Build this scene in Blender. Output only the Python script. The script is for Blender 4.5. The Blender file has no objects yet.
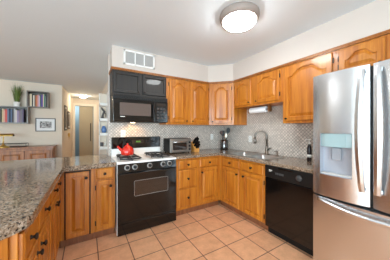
import bpy, bmesh, math, random
from mathutils import Vector as V, Matrix
random.seed(7)
C = bpy.context.scene.collection
sc = bpy.context.scene

# ------------------------------------------------------------------ camera
cam_d = bpy.data.cameras.new('camera')
cam = bpy.data.objects.new('camera', cam_d); C.objects.link(cam)
cam.location = (0, 0, 1.319)
cam.rotation_euler = (math.radians(90), 0, -math.radians(31.07))
cam_d.sensor_fit = 'HORIZONTAL'; cam_d.sensor_width = 36
cam_d.lens = 179.71/390*36
cam_d.shift_y = -0.87/390
cam_d.clip_start = 0.02
sc.camera = cam
# ------------------------------------------------------------------ world, view
w = bpy.data.worlds.new('sky'); sc.world = w; w.use_nodes = True
bg = w.node_tree.nodes['Background']
bg.inputs[0].default_value = (0.86, 0.92, 1.0, 1); bg.inputs[1].default_value = 0.36
sc.view_settings.view_transform = 'Standard'; sc.view_settings.look = 'None'
sc.view_settings.gamma = 1; sc.view_settings.use_curve_mapping = False
sc.view_settings.exposure = 0.5
sc.cycles.max_bounces = 10; sc.cycles.diffuse_bounces = 6; sc.cycles.glossy_bounces = 5
sc.cycles.use_denoising = True
sc.cycles.sample_clamp_indirect = 6

def area_light(name, loc, direction, sx, sy, power, col=(1, 1, 1)):
    l = bpy.data.lights.new(name, 'AREA'); l.shape = 'RECTANGLE'; l.size = sx; l.size_y = sy
    l.energy = power; l.color = col
    o = bpy.data.objects.new(name, l); C.objects.link(o); o.location = loc
    o.rotation_euler = V(direction).to_track_quat('-Z', 'Z').to_euler()
    return o
# daylight that comes in through the patio door and the windows behind and beside the camera
area_light('patio_daylight', (-1.0, -2.62, 1.15), (0.1, 1, 0.15), 2.2, 1.9, 108, (0.72, 0.96, 1.10))
area_light('side_daylight', (-4.1, -1.2, 1.5), (1, 0.25, 0.08), 2.3, 1.3, 88, (0.72, 0.96, 1.10))
area_light('rear_daylight', (-3.2, -2.62, 1.5), (0.3, 1, 0.1), 1.5, 1.25, 62, (0.72, 0.96, 1.10))

# ------------------------------------------------------------------ materials
def mat(name, col=(.8, .8, .8), rough=.5, metal=0, spec=.5, emit=None, estr=0, coat=0):
    m = bpy.data.materials.new(name); m.use_nodes = True
    b = m.node_tree.nodes['Principled BSDF']
    b.inputs['Base Color'].default_value = (*col, 1); b.inputs['Roughness'].default_value = rough
    b.inputs['Metallic'].default_value = metal; b.inputs['Specular IOR Level'].default_value = spec
    b.inputs['Coat Weight'].default_value = coat
    if emit: b.inputs['Emission Color'].default_value = (*emit, 1); b.inputs['Emission Strength'].default_value = estr
    return m
def srgb(r, g, b):
    f = lambda c: (c/255/12.92) if c/255 <= .04045 else ((c/255+.055)/1.055)**2.4
    return (f(r), f(g), f(b))
class NT:
    def __init__(s, m): s.t = m.node_tree; s.b = s.t.nodes['Principled BSDF']
    def n(s, k, **kw):
        x = s.t.nodes.new(k)
        for a, v in kw.items(): setattr(x, a, v)
        return x
    def l(s, a, b): s.t.links.new(a, b)
    def ramp(s, fac, stops):
        r = s.n('ShaderNodeValToRGB'); e = r.color_ramp.elements
        while len(e) < len(stops): e.new(.5)
        for i, (p, c) in enumerate(stops): e[i].position = p; e[i].color = (*c, 1)
        s.l(fac, r.inputs[0]); return r.outputs[0]
    def noise(s, vec, scale, detail=3, rough=.55):
        x = s.n('ShaderNodeTexNoise'); x.inputs['Scale'].default_value = scale
        x.inputs['Detail'].default_value = detail; x.inputs['Roughness'].default_value = rough
        s.l(vec, x.inputs['Vector']); return x.outputs['Fac']
    def mapping(s, vec, scale=(1, 1, 1), loc=(0, 0, 0), rot=(0, 0, 0)):
        x = s.n('ShaderNodeMapping'); x.inputs['Scale'].default_value = scale
        x.inputs['Location'].default_value = loc; x.inputs['Rotation'].default_value = rot
        s.l(vec, x.inputs['Vector']); return x.outputs[0]
    def coord(s, which='Object'): return s.n('ShaderNodeTexCoord').outputs[which]
    def mix(s, fac, a, b, mode='MIX'):
        x = s.n('ShaderNodeMix', data_type='RGBA', blend_type=mode)
        for i, v in ((0, fac), (6, a), (7, b)):
            if hasattr(v, 'is_linked') or hasattr(v, 'links'): s.l(v, x.inputs[i])
            elif i == 0: x.inputs[0].default_value = v
            else: x.inputs[i].default_value = (*v, 1)
        return x.outputs[2]
    def bump(s, h, strength=.2, dist=.002):
        x = s.n('ShaderNodeBump'); x.inputs['Strength'].default_value = strength; x.inputs['Distance'].default_value = dist
        s.l(h, x.inputs['Height']); s.l(x.outputs[0], s.b.inputs['Normal'])

def wood(name, dark, mid, light, rough=.35, sc_=(22, 22, 1.6)):
    m = mat(name, mid, rough, coat=.15); t = NT(m)
    oi = t.n('ShaderNodeObjectInfo')
    add = t.n('ShaderNodeVectorMath', operation='ADD')
    mul = t.n('ShaderNodeVectorMath', operation='SCALE'); mul.inputs[0].default_value = (3, 5, 7)
    t.l(oi.outputs['Random'], mul.inputs['Scale']); t.l(t.coord(), add.inputs[0]); t.l(mul.outputs[0], add.inputs[1])
    v = add.outputs[0]
    g = t.noise(t.mapping(v, sc_), 1.0, 4, .6)
    f = t.noise(t.mapping(v, (sc_[0]*5, sc_[1]*5, sc_[2]*2)), 1.0, 2, .5)
    c = t.ramp(g, [(.28, dark), (.5, mid), (.72, light)])
    c = t.mix(t.ramp(f, [(.40, (.72, .72, .72)), (.60, (1, 1, 1))]), dark, c)
    t.l(c, t.b.inputs['Base Color']); t.bump(f, .06, .001)
    return m
M = {}
M['oak'] = wood('oak', srgb(152, 80, 18), srgb(186, 112, 31), srgb(206, 134, 46))
M['oak_dark'] = wood('oak_trim', srgb(96, 56, 24), srgb(124, 76, 34), srgb(144, 92, 46))
M['oak_mid'] = wood('oak_moulding', srgb(128, 72, 24), srgb(160, 96, 38), srgb(180, 112, 48))
M['toe'] = wood('toe_kick_wood', srgb(112, 66, 40), srgb(136, 84, 54), srgb(150, 96, 64))
M['walnut'] = wood('sideboard_wood', srgb(110, 62, 24), srgb(152, 92, 42), srgb(178, 112, 56))
M['boxwood'] = wood('shelf_wood', srgb(84, 74, 64), srgb(106, 95, 84), srgb(122, 110, 98))
M['blockwood'] = wood('knife_block_wood', srgb(190, 120, 52), srgb(220, 152, 76), srgb(230, 170, 96))
M['black_cab'] = wood('black_painted_wood', srgb(26, 21, 18), srgb(36, 30, 26), srgb(47, 40, 35), .5)
M['bronze'] = mat('dark_bronze', srgb(42, 32, 26), .35, .6)
M['wall'] = mat('wall_paint_beige', srgb(226, 213, 196), .8)
M['soffit'] = mat('soffit_paint_cream', srgb(200, 189, 180), .8)
M['ceil'] = mat('ceiling_paint', srgb(224, 234, 240), .85)
M['white'] = mat('white_paint', srgb(236, 234, 230), .5)
M['enamel'] = mat('white_enamel', srgb(238, 236, 232), .18)
M['black'] = mat('black_gloss', srgb(12, 9, 8), .12, coat=.1)
M['blackmat'] = mat('black_satin', srgb(16, 14, 13), .48, spec=.35)
M['iron'] = mat('cast_iron', srgb(34, 34, 36), .55)
M['glassblack'] = mat('oven_glass', srgb(46, 34, 28), .08, coat=.5)
M['mwglass'] = mat('microwave_window_mesh', srgb(92, 78, 72), .2, coat=.5)
M['chrome'] = mat('chrome', (.75, .75, .75), .12, 1)
M['nickel'] = mat('brushed_nickel', srgb(132, 122, 112), .32, 1)
M['greymetal'] = mat('grey_metal', srgb(150, 142, 134), .4, .8)
M['knobring'] = mat('silver_knob_ring', srgb(150, 146, 142), .35, .5)
M['crock'] = mat('dark_steel', srgb(120, 118, 118), .22, 1)
M['red'] = mat('red_enamel', srgb(214, 40, 22), .12, coat=.6)
M['brass'] = mat('brass', srgb(214, 178, 100), .3, .8)
M['green_led'] = mat('green_display', srgb(20, 40, 10), .3, emit=(.25, .9, .1), estr=.8)
M['lampglass'] = mat('lamp_glass', (1, 1, 1), .3, emit=(.95, .99, 1.0), estr=46)
M['halllampglass'] = mat('hall_lamp_glass', (1, 1, 1), .3, emit=(1.0, .86, .66), estr=52)
M['uclens'] = mat('cooktop_lamp_lens', (1, 1, 1), .3, emit=(1.0, .72, .4), estr=6)
M['paper'] = mat('white_paper', srgb(240, 240, 240), .9)
M['plate'] = mat('white_plastic', srgb(238, 236, 230), .4)
M['pot'] = mat('white_ceramic', srgb(238, 238, 236), .3)
M['grass'] = mat('grass_green', srgb(118, 138, 62), .6)
M['grass2'] = mat('grass_dark', srgb(86, 112, 46), .6)
M['sinksteel'] = mat('sink_steel', srgb(205, 205, 203), .4, 1)
M['display'] = mat('dispenser_panel', srgb(150, 172, 174), .2, 0, coat=.3)
M['recess'] = mat('dispenser_cavity', srgb(172, 174, 182), .4, .2)
M['door_olive'] = mat('hall_door_paint', srgb(172, 160, 134), .5)
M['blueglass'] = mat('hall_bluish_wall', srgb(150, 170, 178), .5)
M['casing'] = mat('door_casing_paint', srgb(236, 228, 212), .5)
M['darkframe'] = mat('dark_frame', srgb(44, 38, 36), .4)
M['wooden_spoon'] = mat('wooden_spoon', srgb(170, 122, 76), .6)
M['blue'] = mat('blue_glaze', srgb(84, 118, 168), .25)
M['offwhite'] = mat('off_white', srgb(220, 214, 204), .6)
M['glass'] = mat('window_glass', (1, 1, 1), .02)
M['glass'].node_tree.nodes['Principled BSDF'].inputs['Transmission Weight'].default_value = 1
M['glass'].node_tree.nodes['Principled BSDF'].inputs['IOR'].default_value = 1.05

# stainless
M['steel'] = mat('brushed_steel', srgb(218, 220, 222), .27, 1)
# granite
def granite():
    m = mat('granite', rough=.10, spec=.4); t = NT(m)
    v = t.coord()
    vo = t.n('ShaderNodeTexVoronoi'); vo.inputs['Scale'].default_value = 150; t.l(v, vo.inputs['Vector'])
    sep = t.n('ShaderNodeSeparateColor'); t.l(vo.outputs['Color'], sep.inputs[0])
    c1 = t.ramp(sep.outputs[0], [(0, srgb(52, 42, 34)), (.24, srgb(104, 84, 66)), (.5, srgb(138, 117, 97)), (.78, srgb(158, 137, 118)), (1, srgb(196, 181, 164))])
    n2 = t.noise(v, 62, 4, .65)
    c2 = t.ramp(n2, [(.30, srgb(36, 30, 28)), (.46, srgb(130, 104, 80)), (.62, srgb(176, 158, 140))])
    c = t.mix(.5, c1, c2)
    n3 = t.noise(v, 85, 2)
    c = t.mix(t.ramp(n3, [(.57, (0, 0, 0)), (.62, (1, 1, 1))]), c, srgb(36, 30, 28))
    t.l(c, t.b.inputs['Base Color'])
    return m
M['granite'] = granite()
# floor tiles
def floor_tile():
    m = mat('terracotta_tile', rough=.32, spec=.4); t = NT(m)
    v = t.mapping(t.coord(), loc=(-.415+3.125, -1.872+3.125*2, 0))
    br = t.n('ShaderNodeTexBrick', offset=0.0, squash=1.0)
    br.inputs['Scale'].default_value = 1; br.inputs['Brick Width'].default_value = .3125; br.inputs['Row Height'].default_value = .3125
    br.inputs['Mortar Size'].default_value = .005; br.inputs['Mortar Smooth'].default_value = .1
    br.inputs['Color1'].default_value = (*srgb(222, 164, 124), 1); br.inputs['Color2'].default_value = (*srgb(234, 177, 136), 1)
    br.inputs['Mortar'].default_value = (*srgb(112, 80, 62), 1); t.l(v, br.inputs['Vector'])
    n = t.noise(v, 9, 5, .6); n2 = t.noise(v, 45, 3)
    k = t.ramp(n, [(.3, (.82, .80, .78)), (.7, (1.04, 1.04, 1.04))])
    c = t.mix(1.0, br.outputs['Color'], k, 'MULTIPLY')
    c = t.mix(1.0, c, t.ramp(n2, [(.3, (.93, .93, .93)), (.7, (1.02, 1.02, 1.02))]), 'MULTIPLY')
    t.l(c, t.b.inputs['Base Color'])
    iv = t.n('ShaderNodeMath', operation='SUBTRACT'); iv.inputs[0].default_value = 1; t.l(br.outputs['Fac'], iv.inputs[1])
    t.bump(iv.outputs[0], .5, .002)
    return m
M['tile'] = floor_tile()
def mosaic(name, axis):
    m = mat(name, rough=.3, spec=.5); t = NT(m)
    s = t.n('ShaderNodeSeparateXYZ'); t.l(t.coord(), s.inputs[0])
    cb = t.n('ShaderNodeCombineXYZ'); t.l(s.outputs[axis], cb.inputs[0]); t.l(s.outputs[2], cb.inputs[1])
    v = t.mapping(cb.outputs[0], rot=(0, 0, math.radians(45)), loc=(7, 9, 0))
    br = t.n('ShaderNodeTexBrick', offset=0.0, squash=1.0)
    for k, x in (('Scale', 1), ('Brick Width', .034), ('Row Height', .034), ('Mortar Size', .0036), ('Bias', 0)): br.inputs[k].default_value = x
    br.inputs['Color1'].default_value = (*srgb(196, 184, 173), 1); br.inputs['Color2'].default_value = (*srgb(230, 218, 206), 1)
    br.inputs['Mortar'].default_value = (*srgb(160, 149, 139), 1); t.l(v, br.inputs['Vector'])
    t.l(br.outputs['Color'], t.b.inputs['Base Color'])
    n = t.noise(v, 30, 1)
    r = t.n('ShaderNodeMapRange'); r.inputs[3].default_value = .12; r.inputs[4].default_value = .5
    t.l(n, r.inputs[0]); t.l(r.outputs[0], t.b.inputs['Roughness'])
    return m
M['mosaic_x'] = mosaic('mosaic_tile_back', 0); M['mosaic_y'] = mosaic('mosaic_tile_side', 1)
def artmat(name):
    m = mat(name, rough=.6); t = NT(m)
    n = t.noise(t.mapping(t.coord(), (1, 1, 1)), 26, 4, .7)
    t.l(t.ramp(n, [(.38, srgb(60, 58, 58)), (.5, srgb(140, 138, 138)), (.6, srgb(215, 213, 210))]), t.b.inputs['Base Color'])
    return m
M['art'] = artmat('engraving_print')
_cm = {}
def colmat(col, rough=.6):
    k = (col, rough)
    if k not in _cm: _cm[k] = mat('paint_%d_%d_%d' % col, srgb(*col), rough)
    return _cm[k]

# ------------------------------------------------------------------ mesh builder
class Fr:
    """local frame: a along width, b up, c outward"""
    def __init__(s, o, u=(1, 0, 0), n=(0, -1, 0), up=(0, 0, 1)): s.o = V(o); s.u = V(u).normalized(); s.n = V(n).normalized(); s.up = V(up)
    def __call__(s, a, b, c): return s.o + s.u*a + s.up*b + s.n*c
W = Fr((0, 0, 0), (1, 0, 0), (0, 1, 0), (0, 0, 1))     # a=x, b=z, c=y
def wbox(mb, x0, x1, y0, y1, z0, z1, bev=0, m=0): mb.box(W, x0, x1, z0, z1, y0, y1, bev, m)
class MB:
    def __init__(s): s.bm = bmesh.new()
    def _face(s, vs, m=0, smooth=False):
        try: f = s.bm.faces.new(vs)
        except ValueError: return None
        f.material_index = m; f.smooth = smooth; return f
    def box(s, fr, a0, a1, b0, b1, c0, c1, bev=0, m=0):
        t = bmesh.new()
        vs = [t.verts.new(fr(a, b, c)) for a in (a0, a1) for b in (b0, b1) for c in (c0, c1)]
        for q in ((0, 1, 3, 2), (4, 6, 7, 5), (0, 4, 5, 1), (2, 3, 7, 6), (0, 2, 6, 4), (1, 5, 7, 3)): t.faces.new([vs[i] for i in q])
        if bev: bmesh.ops.bevel(t, geom=list(t.edges), offset=bev, segments=2, affect='EDGES', profile=.5)
        bmesh.ops.recalc_face_normals(t, faces=list(t.faces))
        s.merge(t, m); return s
    def merge(s, t, m=0, smooth=False):
        mp = {v: s.bm.verts.new(v.co) for v in t.verts}
        for f in t.faces: s._face([mp[v] for v in f.verts], m, smooth or f.smooth)
        t.free()
    def prism(s, pts, d, bev=0, m=0, seg=2, which=None):
        """pts: list of 3D points (planar polygon); extruded by vector d"""
        t = bmesh.new(); d = V(d)
        a = [t.verts.new(V(p)) for p in pts]; b = [t.verts.new(V(p)+d) for p in pts]
        n = len(a); t.faces.new(a); t.faces.new(b[::-1])
        for i in range(n): t.faces.new([a[i], b[i], b[(i+1) % n], a[(i+1) % n]])
        if bev:
            sa, sb = set(a), set(b)
            es = [e for e in t.edges if (e.verts[0] in sa and e.verts[1] in sa) or (e.verts[0] in sb and e.verts[1] in sb)]
            bmesh.ops.bevel(t, geom=es, offset=bev, segments=seg, affect='EDGES', profile=.5)
        bmesh.ops.recalc_face_normals(t, faces=list(t.faces)); s.merge(t, m); return s
    def lathe(s, o, ax, prof, seg=20, m=0, smooth=True, cap=True):
        o = V(o); ax = V(ax).normalized(); q = ax.orthogonal().normalized(); r2 = ax.cross(q)
        t = bmesh.new(); rings = []
        for r, h in prof:
            rings.append([t.verts.new(o + ax*h + (q*math.cos(2*math.pi*k/seg) + r2*math.sin(2*math.pi*k/seg))*max(r, 1e-5)) for k in range(seg)])
        for A, B in zip(rings, rings[1:]):
            for k in range(seg):
                f = t.faces.new([A[k], A[(k+1) % seg], B[(k+1) % seg], B[k]]); f.smooth = smooth
        if cap:
            t.faces.new(rings[0][::-1]); t.faces.new(rings[-1])
        bmesh.ops.recalc_face_normals(t, faces=list(t.faces)); s.merge(t, m); return s
    def tube(s, pts, r, seg=10, m=0, closed=False):
        pts = [V(p) for p in pts]; t = bmesh.new(); rings = []; n = len(pts)
        rr = r if isinstance(r, (list, tuple)) else [r]*n
        prev = None
        for i, p in enumerate(pts):
            if closed: d = (pts[(i+1) % n]-pts[i-1]).normalized()
            else: d = (pts[min(i+1, n-1)]-pts[max(i-1, 0)]).normalized()
            q = d.orthogonal().normalized() if prev is None else (prev - d*prev.dot(d)).normalized()
            prev = q; b = d.cross(q)
            rings.append([t.verts.new(p + (q*math.cos(2*math.pi*k/seg)+b*math.sin(2*math.pi*k/seg))*rr[i]) for k in range(seg)])
        for i in range(n if closed else n-1):
            A, B = rings[i], rings[(i+1) % n]
            for k in range(seg):
                f = t.faces.new([A[k], A[(k+1) % seg], B[(k+1) % seg], B[k]]); f.smooth = True
        if not closed: t.faces.new(rings[0][::-1]); t.faces.new(rings[-1])
        bmesh.ops.recalc_face_normals(t, faces=list(t.faces)); s.merge(t, m); return s
    def ring(s, A, B, m=0):
        n = len(A)
        for i in range(n): s._face([A[i], A[(i+1) % n], B[(i+1) % n], B[i]], m)
    def panel_door(s, fr, a0, a1, b0, b1, arch=0.0, stile=.055, th=.02, c0=.0, m=0, flat=False):
        """frame-and-raised-panel door, optional cathedral arch"""
        wd = a1-a0; cx = (a0+a1)/2; N = 14
        hw = wd/2-stile
        def loop(d, c):
            """opening outline inset by d at depth c"""
            h = hw-d; P = [(cx-h, b0+stile+d), (cx+h, b0+stile+d)]
            for i in range(N+1):
                x = h*(1-2*i/N); u = abs(x)/hw
                k = min(1, max(0, (.86-u)/.62)); k = k*k*(3-2*k)
                P.append((cx+x, b1-stile-arch-d+arch*k))
            return [s.bm.verts.new(fr(x, z, c)) for x, z in P]
        def outer(c, e=0):
            P = [(a0+e, b0+e), (a1-e, b0+e)]
            for i in range(N+1): P.append((a1-e-(wd-2*e)*i/N, b1-e))
            return [s.bm.verts.new(fr(x, z, c)) for x, z in P]
        F = c0+th
        back = outer(c0); o1 = outer(F-.005); o2 = outer(F, .005)
        s.ring(back, o1, m); s.ring(o1, o2, m)
        l0 = loop(0, F); s.ring(o2, l0, m)
        l1 = loop(.005, F-.014); s.ring(l0, l1, m)
        if flat: s._face(l1, m)
        else:
            l2 = loop(.012, F-.014); s.ring(l1, l2, m)
            l3 = loop(.042, F-.001); s.ring(l2, l3, m); s._face(l3, m)
        s._face(back[::-1], m)
        bmesh.ops.recalc_face_normals(s.bm, faces=list(s.bm.faces))
        return s
    def knob(s, p, n, r=.016, L=.026, m=0):
        return s.lathe(p, n, [(r*.75, 0), (r*.6, .003), (r*.42, L*.3), (r*.45, L*.5), (r, L*.7), (r, L*.85), (r*.6, L)], 12, m)

def empty(name, loc, label, cat, group=None):
    o = bpy.data.objects.new(name, None); C.objects.link(o); o.location = loc
    o.empty_display_size = .05; o['label'] = label; o['category'] = cat
    if group: o['group'] = group
    return o
def obj(name, mb, mats, parent=None, label=None, cat=None, group=None, kind=None, origin=None):
    """links the builder's mesh (written in world coordinates) as one object"""
    me = bpy.data.meshes.new(name)
    r = parent
    while r is not None and r.parent is not None: r = r.parent
    off = V(r.location) if r is not None else (V(origin) if origin else V((0, 0, 0)))
    if parent is None and origin is None and kind != 'structure':
        vs = mb.bm.verts[:]
        if vs:
            xs = [v.co for v in vs]
            off = V(((min(c.x for c in xs)+max(c.x for c in xs))/2, (min(c.y for c in xs)+max(c.y for c in xs))/2, min(c.z for c in xs)))
    for v in mb.bm.verts: v.co -= off
    mb.bm.to_mesh(me); mb.bm.free()
    for m in (mats if isinstance(mats, (list, tuple)) else [mats]): me.materials.append(M[m] if isinstance(m, str) else m)
    o = bpy.data.objects.new(name, me); C.objects.link(o)
    if parent is None: o.location = off
    else:
        o.parent = parent
        if parent is not r and parent.parent is None: pass
    if label: o['label'] = label
    if cat: o['category'] = cat
    if group: o['group'] = group
    if kind: o['kind'] = kind
    return o
def struct(name, mb, m, label=None, cat=None, parent=None):
    return obj(name, mb, m, parent, label, cat, kind='structure')

# ------------------------------------------------------------------ the room
ZC = 2.476; YB = 3.026; XR = 2.568
X0, Y0 = -4.2, -2.7           # far sides of the room behind and beside the camera
mb = MB(); wbox(mb, X0-.1, XR+.1, Y0-.1, 8.3, -.1, 0); struct('floor', mb, 'tile', 'square terracotta coloured tile floor with dark grout lines', 'floor')
mb = MB(); wbox(mb, X0-.1, XR+.1, Y0-.1, 8.3, ZC, ZC+.1); struct('ceiling', mb, 'ceil', 'smooth pale ceiling over the kitchen and dining area', 'ceiling')
# back wall (ends at the hall), right wall
mb = MB(); wbox(mb, .285, XR+.1, YB, YB+.13, 0, ZC); struct('wall_back', mb, 'soffit', 'cream kitchen wall behind the stove, ending at the hallway', 'wall')
mb = MB(); wbox(mb, XR, XR+.12, Y0-.1, YB, 0, ZC); struct('wall_right', mb, 'soffit', 'cream wall behind the sink and refrigerator', 'wall')
# soffit above the wall cabinets
mb = MB()
P = [(.298, YB), (.298, 2.70), (1.905, 2.70), (2.225, 2.38), (2.225, -.4), (XR, -.4), (XR, YB)]
mb.prism([(x, y, 2.175) for x, y in P], (0, 0, ZC-2.175)); struct('trim_1', mb, 'soffit', 'cream painted soffit above the wall cabinets', 'soffit')
# dining wall with the book boxes
mb = MB(); wbox(mb, X0, -.56, 5.9, 6.02, 0, ZC); struct('wall_dining', mb, 'wall', 'beige dining wall holding the book boxes', 'wall')
# hallway
mb = MB(); mb.prism([(-.56, 5.9, 0), (-.455, 8.1, 0), (-.6, 8.1, 0), (-.7, 6.0, 0)], (0, 0, ZC)); struct('wall_hall_left', mb, 'wall', 'beige hallway wall with framed pictures', 'wall')
mb = MB(); wbox(mb, .42, .54, YB+.13, 8.1, 0, ZC); struct('wall_hall_right', mb, 'wall', 'beige hallway wall behind the white display shelves', 'wall')
mb = MB()
wbox(mb, -.62, -.376, 8.1, 8.22, 0, ZC); wbox(mb, .228, .6, 8.1, 8.22, 0, ZC); wbox(mb, -.376, .228, 8.1, 8.22, 2.21, ZC)
struct('wall_hall_end', mb, 'wall', 'beige wall at the end of the hallway around the doorway', 'wall')
mb = MB()
wbox(mb, -.455, -.376, 8.075, 8.1, 0, 2.29, .006); wbox(mb, .228, .34, 8.075, 8.1, 0, 2.29, .006); wbox(mb, -.376, .228, 8.075, 8.1, 2.21, 2.29, .006)
struct('trim_2', mb, 'casing', 'cream casing around the doorway at the end of the hall', 'door casing')
# room beyond the doorway
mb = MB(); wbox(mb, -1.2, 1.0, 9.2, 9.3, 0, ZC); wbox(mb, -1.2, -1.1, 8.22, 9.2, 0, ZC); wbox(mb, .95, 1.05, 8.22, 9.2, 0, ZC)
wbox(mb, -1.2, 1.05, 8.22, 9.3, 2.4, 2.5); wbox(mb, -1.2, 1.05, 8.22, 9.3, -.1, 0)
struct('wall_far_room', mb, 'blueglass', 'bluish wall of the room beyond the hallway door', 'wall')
l = bpy.data.lights.new('far_room_fill', 'POINT'); l.energy = 14; l.color = (.9, .97, 1); l.shadow_soft_size = .1  # unseen fill light, added to brighten the bluish wall beyond the doorway
o = bpy.data.objects.new('far_room_fill', l); C.objects.link(o); o.location = (-.6, 8.75, 2.2)
de = empty('door_1', (.2, 8.2, 0), 'olive beige door standing in the doorway at the end of the hall', 'door'); de['kind'] = 'structure'
f = Fr((-.245, 8.2, 0), (1, 0, 0), (0, -1, 0))
mb = MB(); mb.box(f, 0, .45, .01, 2.2, 0, .04, .003); struct('door_leaf', mb, 'door_olive', parent=de)
mb = MB(); mb.box(f, .36, .385, .85, 1.55, .04, .07, .006); struct('door_pull', mb, 'bronze', parent=de)
mb = MB(); mb.prism([(.385, 6.5, 0), (.42, 6.5, 0), (.42, 6.6, 0), (.385, 6.6, 0)], (0, 0, 2.2)); struct('trim_3', mb, 'casing', 'cream door casing along the hallway wall by the shelves', 'door casing')
# walls with the windows behind and beside the camera
mb = MB()
wbox(mb, X0, -4.0, Y0-.12, Y0, 0, ZC); wbox(mb, -4.0, -2.4, Y0-.12, Y0, 0, .85); wbox(mb, -4.0, -2.4, Y0-.12, Y0, 2.15, ZC)
wbox(mb, -2.4, -2.15, Y0-.12, Y0, 0, ZC); wbox(mb, -2.15, .15, Y0-.12, Y0, 2.12, ZC); wbox(mb, .15, XR+.1, Y0-.12, Y0, 0, ZC)
struct('wall_rear', mb, 'wall')
mb = MB()
wbox(mb, X0-.12, X0, Y0, -2.4, 0, ZC); wbox(mb, X0-.12, X0, 0, .7, 0, ZC); wbox(mb, X0-.12, X0, 3.3, 6.02, 0, ZC); wbox(mb, X0-.12, X0, -2.4, 0, 0, .8); wbox(mb, X0-.12, X0, -2.4, 0, 2.2, ZC)
wbox(mb, X0-.12, X0, .7, 3.3, 0, .5); wbox(mb, X0-.12, X0, .7, 3.3, 2.2, ZC)
struct('wall_left', mb, 'wall')
def window(name, fr, wd, h, mull):
    mb = MB(); t = .06
    mb.box(fr, 0, wd, 0, t, -.04, .04); mb.box(fr, 0, wd, h-t, h, -.04, .04); mb.box(fr, 0, t, t, h-t, -.04, .04); mb.box(fr, wd-t, wd, t, h-t, -.04, .04)
    for k in range(1, mull): mb.box(fr, wd*k/mull-.03, wd*k/mull+.03, t, h-t, -.03, .03)
    o = struct(name, mb, 'white')
window('window_1', Fr((-2.15, Y0-.06, 0), (1, 0, 0), (0, 1, 0)), 2.3, 2.12, 2)
window('window_2', Fr((-4.0, Y0-.06, .85), (1, 0, 0), (0, 1, 0)), 1.6, 1.3, 2)
window('window_3', Fr((X0-.06, -2.4, .8), (0, 1, 0), (1, 0, 0)), 2.4, 1.4, 3)
window('window_4', Fr((X0-.06, .7, .5), (0, 1, 0), (1, 0, 0)), 2.6, 1.7, 2)  # unseen window, added so the refrigerator doors reflect bright neutral bands
# mosaic backsplash
mb = MB(); wbox(mb, .295, XR-.012, YB-.01, YB-.0005, .914, 1.45); struct('trim_4', mb, 'mosaic_x', 'grey and white diagonal mosaic backsplash behind the stove', 'backsplash')
mb = MB(); wbox(mb, XR-.01, XR-.0005, .6, YB-.0105, .914, 1.78); struct('trim_5', mb, 'mosaic_y', 'grey and white diagonal mosaic backsplash behind the sink', 'backsplash')

# ------------------------------------------------------------------ wall cabinets
UZ0, UZ1 = 1.395, 2.142
def hinge(mb, fr, a, b, c=.0): mb.box(fr, a-.006, a+.006, b-.028, b+.028, c, c+.012, .002)
def upper(name, label, fr, wd, z0, z1, doors, depth, body_mat='oak', arch=.07, poly=None, flat=False, hinges=True):
    """fr: frame at the front face, a along the width; doors: list of (a0,a1,knob_side)"""
    base = fr(wd/2, z0, -depth/2)
    r = empty(name, base, label, 'cabinet')
    mb = MB()
    if poly: mb.prism([(x, y, z0) for x, y in poly], (0, 0, z1-z0))
    else: mb.box(fr, 0, wd, z0, z1, -depth, 0, .002)
    obj('body', mb, body_mat, r)
    for a0, a1, side in doors:
        mb = MB(); mb.panel_door(fr, a0, a1, z0+.03, z1-.02, arch, flat=flat, stile=.05 if not flat else .035)
        d = obj('door', mb, body_mat, r)
        ka = a0+.028 if side < 0 else a1-.028
        mb = MB(); mb.knob(fr(ka, z0+.06, .02), fr.n, .013, .024); obj('knob', mb, 'bronze', d)
        if hinges:
            ha = a1+.006 if side < 0 else a0-.006
            for hb in (z0+.11, z1-.10):
                mb = MB(); hinge(mb, fr, ha, hb); obj('hinge', mb, 'bronze', d)
    return r
fb = Fr((.298, 2.69, 0))                                    # back run, a = x-.298
upper('wall_cabinet', 'black two-door wall cabinet above the black microwave', fb, .787, 1.80, UZ1, [(.012, .375, 1), (.412, .775, -1)], YB-2.69-.001, 'black_cab', 0, flat=True, hinges=False)
fb2 = Fr((1.087, 2.69, 0))
upper('wall_cabinet', 'honey oak wall cabinet with two arched doors above the toaster oven', fb2, .833, UZ0, UZ1, [(.046, .385, 1), (.443, .811, -1)], YB-2.69-.012)
dv = V((2.233-1.922, 2.37-2.69, 0)); fd = Fr((1.922, 2.69, 0), dv, V((dv.y, -dv.x, 0)))
L = dv.length
upper('wall_cabinet', 'honey oak corner wall cabinet set diagonally above the utensil crock', fd, L, UZ0, UZ1, [(.045, L-.045, -1)], .3,
      poly=[(1.922, 2.69), (2.233, 2.37), (XR-.012, 2.37), (XR-.012, YB-.012), (1.922, YB-.012)])
fr_ = Fr((2.233, 2.368, 0), (0, -1, 0), (-1, 0, 0))         # right run, a = 2.368-y
upper('wall_cabinet', 'short honey oak wall cabinet with two arched doors above the sink', fr_, .925, 1.685, UZ1, [(.025, .385, 1), (.475, .877, -1)], .323, arch=.06)
fr2 = Fr((2.233, 1.442, 0), (0, -1, 0), (-1, 0, 0))
upper('wall_cabinet', 'tall honey oak wall cabinet with one wide arched door beside the refrigerator', fr2, .592, UZ0, UZ1, [(.03, .565, -1)], .323, arch=.085)
fr3 = Fr((2.233, .849, 0), (0, -1, 0), (-1, 0, 0))
upper('wall_cabinet', 'honey oak wall cabinet above the stainless refrigerator', fr3, .84, 1.845, UZ1, [(.03, .365, 1), (.41, .77, -1)], .323, arch=.06)
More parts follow.
